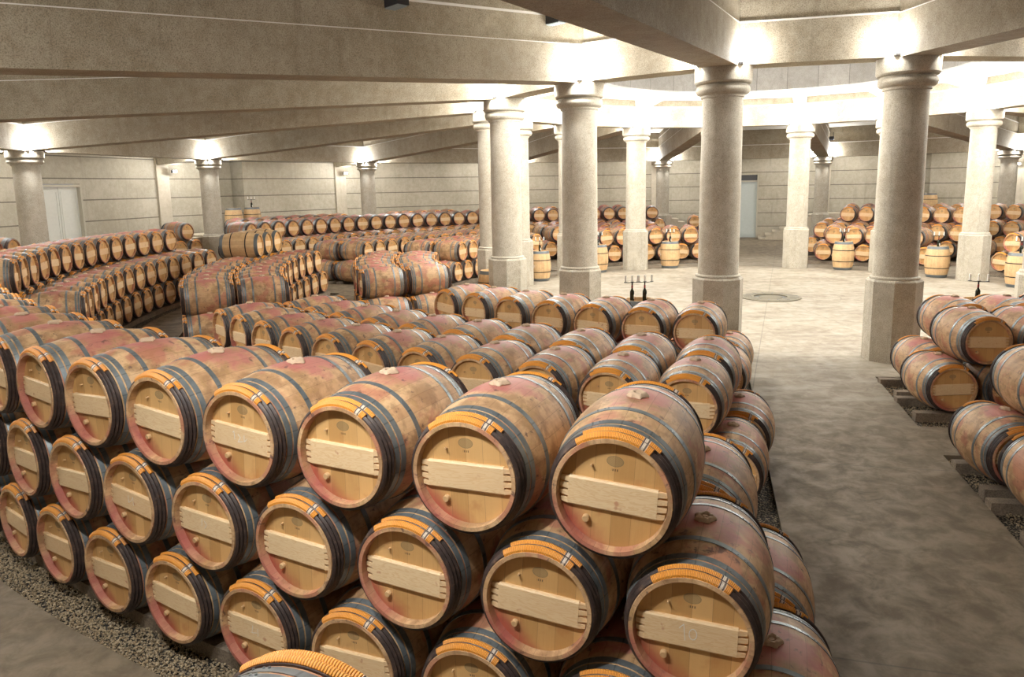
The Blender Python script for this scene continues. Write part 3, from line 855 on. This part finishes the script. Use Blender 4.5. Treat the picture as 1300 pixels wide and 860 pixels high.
def ring_beam(r, top, w):
    for k in range(16):
        b = MB().mat(M['beam'])
        pa, pb = P(r, k), P(r, k + 1)
        beam_seg(b, pa, pb, w, zb(r), zb(r), .003, H1 - .003)
        beam_seg(b, P(r + .02, k), P(r + .02, k + 1), w - .05, zb(r), zb(r), H1 + .025, H2)
        b.mat(M['joint_light']); beam_seg(b, P(r, k), P(r, k + 1), w + .004, zb(r), zb(r), H1 - .003, H1 + .025); b.mat(M['beam'])  # white strip painted in for the lit gap over the ring beam
        beam_seg(b, P(r + .05, k), P(r + .05, k + 1), w - .1, zb(r), zb(r), H2, top)
        struct(b.obj('ceiling_beam'), None)
ring_beam(R_IN, 1.55, .25)
ring_beam(R_OUT, H3, .24)
# outer ceiling cone
b = MB().mat(M['ceil'])
for k in range(16):
    for r0, r1 in ((R_IN - .1, 11), (11, 15), (15, R_OUT), (R_OUT, R_WALL + .4)):
        lo = [P(r0, k, zb(r0) + H3 - .02), P(r1, k, zb(r1) + H3 - .02), P(r1, k + 1, zb(r1) + H3 - .02), P(r0, k + 1, zb(r0) + H3 - .02)]
        b.hexa(lo, [q + Vector((0, 0, .25)) for q in lo])
# inner ceiling: cone up to the block drum with the round opening
ZI = 4.872 + .60; ZO = 5.78
for k in range(16):
    lo = [P(4.75, k, ZO + .28), P(R_IN, k, ZI + .28), P(R_IN, k + 1, ZI + .28), P(4.75, k + 1, ZO + .28)]
    b.hexa(lo, [q + Vector((0, 0, .2)) for q in lo])
o = b.obj('ceiling'); struct(o)
b = MB().mat(M['drum'])
b.lathe([(4.55, ZO), (4.85, ZO), (4.85, 7.4), (4.55, 7.4)], 64, 'Z', (CX, CY, 0))
b.mat(M['ceil']); b.disc(4.9, 7.4, 64, 'Z', .2, (CX, CY, 0))
struct(b.obj('ceiling_drum'))
for k in range(16):
    b = MB().mat(M['ceil']); beam_seg(b, P(4.80, k), P(R_IN - .2, k), .17, ZO - .0, ZI - .02, 0, .32)
    struct(b.obj('ceiling_rib'))

# ---------------------------------------------------------------- walls, pilasters, doors, platform, steps
WH = 5.6
def facet(b, k, openings=()):
    """one flat wall panel between spokes k and k+1, with door / niche openings (s0, s1, z0, z1, depth)"""
    a, c = P(R_WALL, k), P(R_WALL, k + 1); L = (c - a).length; d = (c - a) / L; nrm = rad(k + .5)
    def pt(s, z, o=0.0): q = a + d * s + nrm * o; return Vector((q.x, q.y, z))
    xs = sorted({0, L, *[o[0] for o in openings], *[o[1] for o in openings]})
    zs = sorted({0, WH, *[o[2] for o in openings], *[o[3] for o in openings]})
    for i in range(len(xs) - 1):
        for j in range(len(zs) - 1):
            xm, zm = (xs[i] + xs[i + 1]) / 2, (zs[j] + zs[j + 1]) / 2
            if any(o[0] < xm < o[1] and o[2] < zm < o[3] for o in openings): continue
            b.hexa([pt(xs[i], zs[j]), pt(xs[i + 1], zs[j]), pt(xs[i + 1], zs[j], .3), pt(xs[i], zs[j], .3)],
                   [pt(xs[i], zs[j + 1]), pt(xs[i + 1], zs[j + 1]), pt(xs[i + 1], zs[j + 1], .3), pt(xs[i], zs[j + 1], .3)])
    for s0, s1, z0, z1, dep in openings:
        if dep > .3:     # deep niche box
            for q in (([pt(s0 - .1, z0, .3), pt(s0, z0, .3), pt(s0, z0, dep), pt(s0 - .1, z0, dep)], z1), ([pt(s1, z0, .3), pt(s1 + .1, z0, .3), pt(s1 + .1, z0, dep), pt(s1, z0, dep)], z1),
                      ([pt(s0 - .1, z0, dep), pt(s1 + .1, z0, dep), pt(s1 + .1, z0, dep + .1), pt(s0 - .1, z0, dep + .1)], z1)):
                b.hexa(q[0], [Vector((w.x, w.y, q[1])) for w in q[0]])
    return a, d, nrm
LF = 2 * R_WALL * math.sin(PI / 16)
def sk(f): return f * LF
# facet 4: cream door, 5: niche, 8: green door, 9: niche
OPEN = {4: [(sk(.37), sk(.56), 0, 3.30, .3)], 5: [(sk(.26), sk(.41), 1.37, 4.6, .85)], 8: [(sk(.395), sk(.62), 0, 3.35, .3)], 9: [(sk(.38), sk(.56), 1.37, 4.6, .85)],
        0: [], 12: []}
side = {'wall_left': (1, 2, 3, 4), 'wall_back': (5, 6, 7, 8, 9, 10), 'wall_right': (11, 12, 13), 'wall_front': (14, 15, 0)}
for nm, fs in side.items():
    b = MB().mat(M['wall'])
    for k in fs: facet(b, k, OPEN.get(k, []))
    struct(b.obj(nm))
for i, k in enumerate(range(16)):
    b = MB().mat(M['pil']); c = P(R_WALL - .06, k, WH / 2); R = Matrix.Rotation(ang(k), 3, 'Z'); b.box(c, (.10, .27, WH / 2), R)
    struct(b.obj('trim_%d' % (i + 1)))
def door(nm, k, f0, f1, top, m, panels):
    a, c = P(R_WALL, k), P(R_WALL, k + 1); L = (c - a).length; d = (c - a) / L; nrm = rad(k + .5)
    ctr = a + d * sk((f0 + f1) / 2) + nrm * .15; w = sk(f1 - f0)
    root = empty(nm, ctr, math.atan2(d.y, d.x)); root['kind'] = 'structure'
    inward = -1 if (Matrix.Rotation(root.rotation_euler.z, 3, 'Z') @ Vector((0, 1, 0))).dot(nrm) > 0 else 1
    dt = 2.98 if k == 8 else 3.2
    for s in (-1, 1):
        b = MB().mat(m); hw = w / 4 - .04
        b.box((s * (w / 4 - .03), 0, dt / 2), (hw, .03, dt / 2 - .01))
        n_ = panels; ph = (dt - .2) / n_
        for q in range(n_):
            zc = .1 + ph * (q + .5)
            for fz in (-1, 1): b.box((s * (w / 4 - .03), inward * .036, zc + fz * (ph / 2 - .05)), (hw - .08, .010, .015))
            for fx in (-1, 1): b.box((s * (w / 4 - .03) + fx * (hw - .08), inward * .036, zc), (.015, .010, ph / 2 - .05))
        leaf = b.obj('door_leaf', root)
        bb = MB().mat(M['iron']); bb.tube([(s * .07, inward * .03, 1.05), (s * .07, inward * .08, 1.05), (s * .07, inward * .08, 1.2), (s * .07, inward * .03, 1.2)], .012); bb.obj('door_handle', leaf)
    b = MB().mat(M['frame'])
    for s in (-1, 1): b.box((s * (w / 2 - .035), inward * .05, top / 2), (.035, .12, top / 2))
    b.box((0, inward * .05, dt + .04), (w / 2, .12, .04))
    b.obj('door_frame', root)
    if top - dt > .2:
        b = MB().mat(M['black']); b.box((0, 0, (dt + .08 + top) / 2), (w / 2 - .07, .02, (top - dt - .08) / 2)); b.obj('recess_shade', root)  # black sheet standing in for the shade of the recess above the leaves
    return root
door('door_1', 4, .37, .56, 3.30, M['door2'], 1)
door('door_2', 8, .395, .62, 3.35, M['door'], 3)
# raised platform along the wall between the doors
RP = 20.42
def plat(b, k0, k1, z, r0=RP, m=16):
    arc_strip(b, r0, R_WALL - .45, k0, k1, 0.0, z, m)
for (k0, k1) in ((.1, 4.0), (5.0, 8.03), (8.97, 12.0), (13.0, 15.9)):
    b = MB().mat(M['step']); plat(b, k0, k1, 1.36, RP, 40); struct(b.obj('platform'))
for kd, dirs in ((8.5, ((8.03, 8.37), (8.97, 8.63))), (4.5, ((4.0, 4.33), (5.0, 4.60)))):
    for ka, kb in dirs:
        b = MB().mat(M['step']); ns = 8
        for q in range(ns):
            k0 = ka + (kb - ka) * q / ns; k1 = ka + (kb - ka) * (q + 1) / ns; z = 1.36 * (1 - (q + .5) / ns) + .02
            lo_, hi_ = min(k0, k1), max(k0, k1); arc_strip(b, RP, R_WALL - .45, lo_, hi_, 0, z - .05, 1)
            ext = .006 if kb > ka else -.006
            lo2, hi2 = (lo_, hi_ + .004) if kb > ka else (lo_ - .004, hi_)
            arc_strip(b, RP - .03, R_WALL - .45, lo2, hi2, z - .05, z, 1)
        struct(b.obj('stair_steps'))

# ---------------------------------------------------------------- lamps
def lamp_proto():
    root = empty('floodlight')
    b = MB().mat(M['black']); b.box((0, 0, .012), (.05, .035, .012)); b.tube([(0, .03, .02), (0, .036, .07)], .006, 6); b.obj('bracket', root)
    b = MB().mat(M['grille']); b.lathe([(.001, .022), (.026, .022), (.036, .05), (.032, .05), (.026, .03), (.001, .03)], 16, 'Z'); b.obj('housing', root)
    b = MB().mat(M['glow']); pr = [(.034 * math.cos(a * PI / 12), .070 + .034 * math.sin(a * PI / 12)) for a in range(0, 7)]; b.lathe([(.001, .040), (.030, .040)] + pr[:-1] + [(.001, .104)], 16, 'Z', close=False); b.obj('bulb', root)
    return root
lp = lamp_proto(); lfirst = [True]
LD = {}
def light_data(power, size=.05, col=(1, .95, .88)):
    key = (power, size, col)
    if key not in LD:
        l = bpy.data.lights.new('lamp_light', 'POINT'); l.energy = power; l.shadow_soft_size = size; l.color = col; LD[key] = l
    return LD[key]
CORN = {(1, 1): 'outer far', (1, -1): 'outer near', (-1, 1): 'inner far', (-1, -1): 'inner near'}
def lamp(r, k, sr, st, ztop, power, label, col):
    off = .335
    c = P(r, k, ztop) + rad(k) * (sr * off) + tan(k) * (st * off)
    o = lp if lfirst[0] else copy_tree(lp); lfirst[0] = False
    o.location = c; o.rotation_euler = (0, 0, ang(k)); tag(o, label, 'lamp', 'floodlights on the capitals')
    l = bpy.data.objects.new('lamp_light', light_data(power, .11, col)); COL.objects.link(l)
    l.location = c + Vector((0, 0, .16)) + rad(k) * (sr * .05) + tan(k) * (st * .05)
SHORT_IN = {0: 'brown column at right', 1: 'large column right of centre', 2: 'central rust-streaked column', 3: 'wide grey column', 4: 'pale column left of the cluster', 5: 'slim column right of the cluster',
            6: 'far column behind the central one', 7: 'far column with stained foot', 8: 'hidden far column', 9: 'far pale column by the steps', 10: 'hidden column behind the brown one', 11: 'pale column near right edge',
            12: 'ring column beyond the frame', 13: 'second column beyond the frame', 14: 'third column beyond the frame', 15: 'column cut by the right edge'}
SHORT_OUT = {-1: 'column right of the camera', 0: 'column beside the camera', 1: 'column left of the camera', 2: 'column beyond the left edge', 3: 'second column beyond left edge', 4: 'outer column at far left',
             5: 'second outer column from left', 6: 'third outer column from left', 7: 'outer column behind the cluster', 8: 'back column left of the door', 9: 'back column right of the door', 10: 'back column near right edge', 11: 'back column beyond right edge'}
WARM, COOL = (1, .975, .935), (1, .985, .96)
PIN, POUT = 115.0, 190.0
for k in range(16):
    for sr in (1, -1):
        for st in (1, -1):
            if k in (12, 13, 14) and sr > 0: pass
            lamp(R_IN, k, sr, st, 4.87, (60.0 if k in (0, 1, 15) else 210.0 if k == 2 else 135.0) if sr > 0 else 200.0, 'floodlight on the %s %s capital corner, %s' % ('outer' if sr > 0 else 'inner', 'left' if st > 0 else 'right', SHORT_IN[k]) , WARM)
for k in range(1, 12):
    for st in (1, -1):
        if 2 < k: lamp(R_OUT, k, 1, st, 4.118, POUT * .6, 'added wall-brightening floodlight, wall side capital corner, %s, %s' % ('left' if st > 0 else 'right', SHORT_OUT[k]), COOL)  # wall-side lamps are unseen, added to brighten the wall panels
        lamp(R_OUT, k, -1, st, 4.118, 300.0 if k < 3 else POUT, 'bright floodlight on the inner capital corner, %s, %s' % ('left' if st > 0 else 'right', SHORT_OUT[k]), COOL)
# small wall lamps high on the panels
def wall_lamp(r, k, z, label):
    c = P(r, k, z); root = empty('wall_lamp', c, ang(k))
    b = MB().mat(M['black']); b.box((.03, 0, 0), (.05, .09, .05)); b.obj('housing', root)
    b = MB().mat(M['glow']); b.box((-.03, 0, 0), (.012, .07, .035)); b.obj('bulb', root)
    tag(root, label, 'lamp', 'small lamps on the wall')
    l = bpy.data.objects.new('lamp_light', light_data(18.0, .04, WARM)); COL.objects.link(l); l.location = P(r - .18, k, z)
wall_lamp(21.86, 5.03, 3.75, 'small bright lamp high on the wall beside the left pilaster')
wall_lamp(21.86, 6.01, 3.71, 'small bright lamp on the wall left of the back column under twin lamps')
wall_lamp(21.86, 9.98, 3.58, 'small bright lamp high on the wall by the right edge')
# boxed spotlights hanging at the beam tops
def spot(loc, rz, label, lens):
    root = empty('spotlight_box', loc, rz)
    b = MB().mat(M['black']); b.box((0, 0, 0), (.19, .10, .07))
    for q in range(5): b.box((-.15 + q * .075, .105, 0), (.010, .010, .06))
    b.obj('housing', root)
    b = MB().mat(lens)
    b.box((0, 0, -.073), (.17, .085, .006))
    for q in range(6): b.box((-.14 + q * .056, 0, -.083), (.005, .085, .006))
    b.obj('lens_grille', root)
    b = MB().mat(M['iron']); b.tube([(0, -.06, .07), (0, -.06, .28)], .016, 8); b.obj('bracket', root)
    tag(root, label, 'spotlight', 'boxed spotlights at the beam tops')
def rdir(k): return math.atan2(rad(k).y, rad(k).x)
spot(P(11.6, 2, 5.66) + tan(2) * -.42, rdir(2) + PI / 2, 'black boxed spotlight with pale grille on the long beam at the top edge', M['grille'])
spot(P(8.3, 2, 5.84) + tan(2) * -.40, rdir(2) + PI / 2, 'small boxed spotlight on the beam above the central column', M['grille'])
for k, t in ((8, 'blue-lensed spotlight at the beam above the far column with a stained foot'), (9, 'blue-lensed spotlight by the beam above the back column beside the far pale column'), (11, 'blue-lensed spotlight under the ceiling at the right edge')):
    spot(P(R_OUT - 1.3, k, 4.95) + tan(k) * .42, rdir(k), t, M['bluegl'])

# ---------------------------------------------------------------- standing barrels with candle bottles
def up_barrel(c, rz, label, grp='pale barrels standing upright as tables', kind='bare'):
    p = get_proto(1, kind)
    o = p[0] if not p[1] else copy_tree(p[0]); p[1] = True
    o.location = c; o.rotation_euler = (0, 0, rz)
    for ch in o.children:
        s = ch.location.y
        back = ch.name.startswith('head') and abs(s) > .1 and s > 0
        R = Matrix.Rotation(-PI / 2, 3, 'X') @ (Matrix.Rotation(PI, 3, 'Z') if back else Matrix.Identity(3))
        # local y axis -> -z
        ch.location = (0, 0, HL - s if abs(s) > .1 else HL)
        ch.rotation_euler = R.to_euler()
    tag(o, label, 'barrel', grp)
    return o
def bottle_proto():
    root = empty('wine_bottle')
    b = MB().mat(M['glass'])
    b.lathe([(.001, 0), (.034, 0), (.0375, .006), (.038, .17), (.036, .19), (.018, .222), (.0145, .24), (.0145, .295), (.001, .295)], 20, 'Z', close=False); b.obj('bottle_glass', root)
    b = MB().mat(M['capsule']); b.lathe([(.001, .297), (.0165, .297), (.0165, .245), (.0148, .245), (.0148, .29)], 16, 'Z', close=False); b.obj('capsule', root)
    b = MB().mat(M['label']); b.lathe([(.0384, .05), (.0384, .13)], 12, 'Z', a0=-1.1, a1=1.1, close=False); b.obj('paper_label', root)
    return root
def candel_proto():
    root = empty('candle_holder')
    b = MB().mat(M['iron']); b.tube([(0, 0, 0), (0, 0, .05)], .012, 8); b.tube([(-.13, 0, .052), (-.06, 0, .045), (0, 0, .05), (.06, 0, .045), (.13, 0, .052)], .0065, 6)
    for x in (-.13, 0, .13): b.lathe([(.001, .05), (.026, .05), (.030, .062), (.001, .062)], 12, 'Z', (x, 0, 0), close=False)
    b.obj('arm', root)
    for x in (-.13, 0, .13):
        b = MB().mat(M['wax']); b.lathe([(.001, .062), (.016, .062), (.016, .17), (.011, .176), (.001, .173)], 12, 'Z', close=False)
        b.tube([(0, 0, .172), (.001, 0, .184)], .0015, 5); o = b.obj('candle', root); o.location = (x, 0, 0)
    return root
bp, cp_ = bottle_proto(), candel_proto(); used = [False, False]
def bottle(c, rz, where):
    o = bp if not used[0] else copy_tree(bp); used[0] = True
    o.location = c; o.rotation_euler = (0, 0, rz); tag(o, 'dark wine bottle ' + where, 'bottle', 'candle bottles on the upright barrels')
    q = cp_ if not used[1] else copy_tree(cp_); used[1] = True
    q.location = Vector(c) + Vector((0, 0, .298)); q.rotation_euler = (0, 0, rz); tag(q, 'three white candles ' + where, 'candle holder', 'candle holders on the bottles')
def facing(p): return math.atan2(p.y, p.x) - PI / 2
STAND = [(7.22, 5.44, 'left of the central column'), (7.28, 7.47, 'between the stained-foot column and the large column'), (7.22, 9.55, 'right of the far pale column'),
         (7.12, 10.63, 'just right of the brown column'), (7.25, 11.56, 'at the right edge behind the cut column'), (7.30, 6.47, 'half hidden by the central column'), (7.35, 3.46, 'peeking out left of the wide grey column foot')]
for r, k, w in STAND:
    c = P(r, k, .001); up_barrel(c, ang(k), 'pale upright barrel, ' + w)
    if k > 3.5: bottle(P(r, k, HL * 2 - REC + .003), facing(c), 'on the upright barrel ' + w)
c = P(7.72, 1.43, .001); up_barrel(c, ang(1.43) + .4, 'upright barrel mostly hidden behind the front stack, carrying two bottles')
t_ = Vector((1, .1, 0)).normalized()
for s, w in ((-1, 'left of the pair behind the front stack'), (1, 'right of the pair behind the front stack')):
    bottle(c + t_ * s * .115 + Vector((-.03, 0, HL * 2 - REC + .002)), .15 + (0 if s > 0 else .1), w)
c = P(7.1, 15.43, .001); up_barrel(c, ang(15.43), 'upright barrel mostly hidden behind the near right stack')
bottle(c + Vector((-.02, 0, HL * 2 - REC + .002)), facing(c), 'above the near right stack')
for r, k, w, bt in ((20.95, 5.25, 'left of the pair by the left wall niche', 0), (20.95, 5.36, 'right of the pair by the left wall niche', 1), (20.95, 9.49, 'left of the pair by the right wall niche', 1), (20.95, 9.585, 'right of the pair by the right wall niche', 0)):
    c = P(r, k, 1.362); up_barrel(c, ang(k), 'upright barrel on the platform, ' + w, 'upright barrels on the platform')
    if bt: bottle(P(r, k, 1.362 + HL * 2 - REC + .002), facing(c), 'on the platform barrel ' + w)

# round cover in the middle of the floor
root = empty('floor_cover', (6.57, 19.35, 0))
b = MB().mat(M['cover']); b.lathe([(.42, .004), (.42, .035), (.70, .035), (.76, .02), (.76, .004)], 48, 'Z'); b.obj('rim', root)
b = MB().mat(M['black']); b.lathe([(.001, .003), (.42, .003), (.42, .008), (.001, .008)], 40, 'Z', close=False)
b.mat(M['iron'])
for q in range(16): b.box((.59 * math.cos(q * PI / 8), .59 * math.sin(q * PI / 8), .0365), (.11, .012, .002), Matrix.Rotation(q * PI / 8, 3, 'Z'))
b.obj('slots', root)
b = MB().mat(M['cover']); b.lathe([(.001, .008), (.30, .008), (.30, .020), (.26, .026), (.001, .026)], 40, 'Z', close=False); b.obj('lid', root)
tag(root, 'round stone floor cover with radial slots in the middle of the rotunda', 'floor cover')

# ---------------------------------------------------------------- camera, world, view
f_px, pitch, roll, PX, PY = 952.555, .16721, -.0174, 658.82, 396.71
cp, sp = math.cos(pitch), math.sin(pitch); cr, sr = math.cos(roll), math.sin(roll)
W_ = Vector((0, cp, -sp)); U0 = Vector((0, sp, cp)); R0 = Vector((1, 0, 0))
Rr = R0 * cr + U0 * sr; Ur = U0 * cr - R0 * sr
cam = bpy.data.cameras.new('camera'); co = bpy.data.objects.new('camera', cam); COL.objects.link(co)
M4 = Matrix((( Rr.x, Ur.x, -W_.x, 0), (Rr.y, Ur.y, -W_.y, 0), (Rr.z, Ur.z, -W_.z, 2.991), (0, 0, 0, 1)))
co.matrix_world = M4
cam.sensor_fit = 'HORIZONTAL'; cam.sensor_width = 36.0; cam.lens = f_px * 36.0 / 1300.0
cam.shift_x = (650 - PX) / 1300.0; cam.shift_y = -(430 - PY) / 1300.0
cam.clip_start = .05; cam.clip_end = 200
scene.camera = co
w = bpy.data.worlds.new('world'); scene.world = w; w.use_nodes = True
w.node_tree.nodes['Background'].inputs[0].default_value = (.9, .93, 1, 1); w.node_tree.nodes['Background'].inputs[1].default_value = .25
scene.view_settings.view_transform = 'Standard'; scene.view_settings.look = 'None'; scene.view_settings.gamma = 1
scene.view_settings.use_curve_mapping = False; scene.view_settings.exposure = 0.42
scene.cycles.max_bounces = 8; scene.cycles.diffuse_bounces = 5; scene.cycles.sample_clamp_indirect = 8
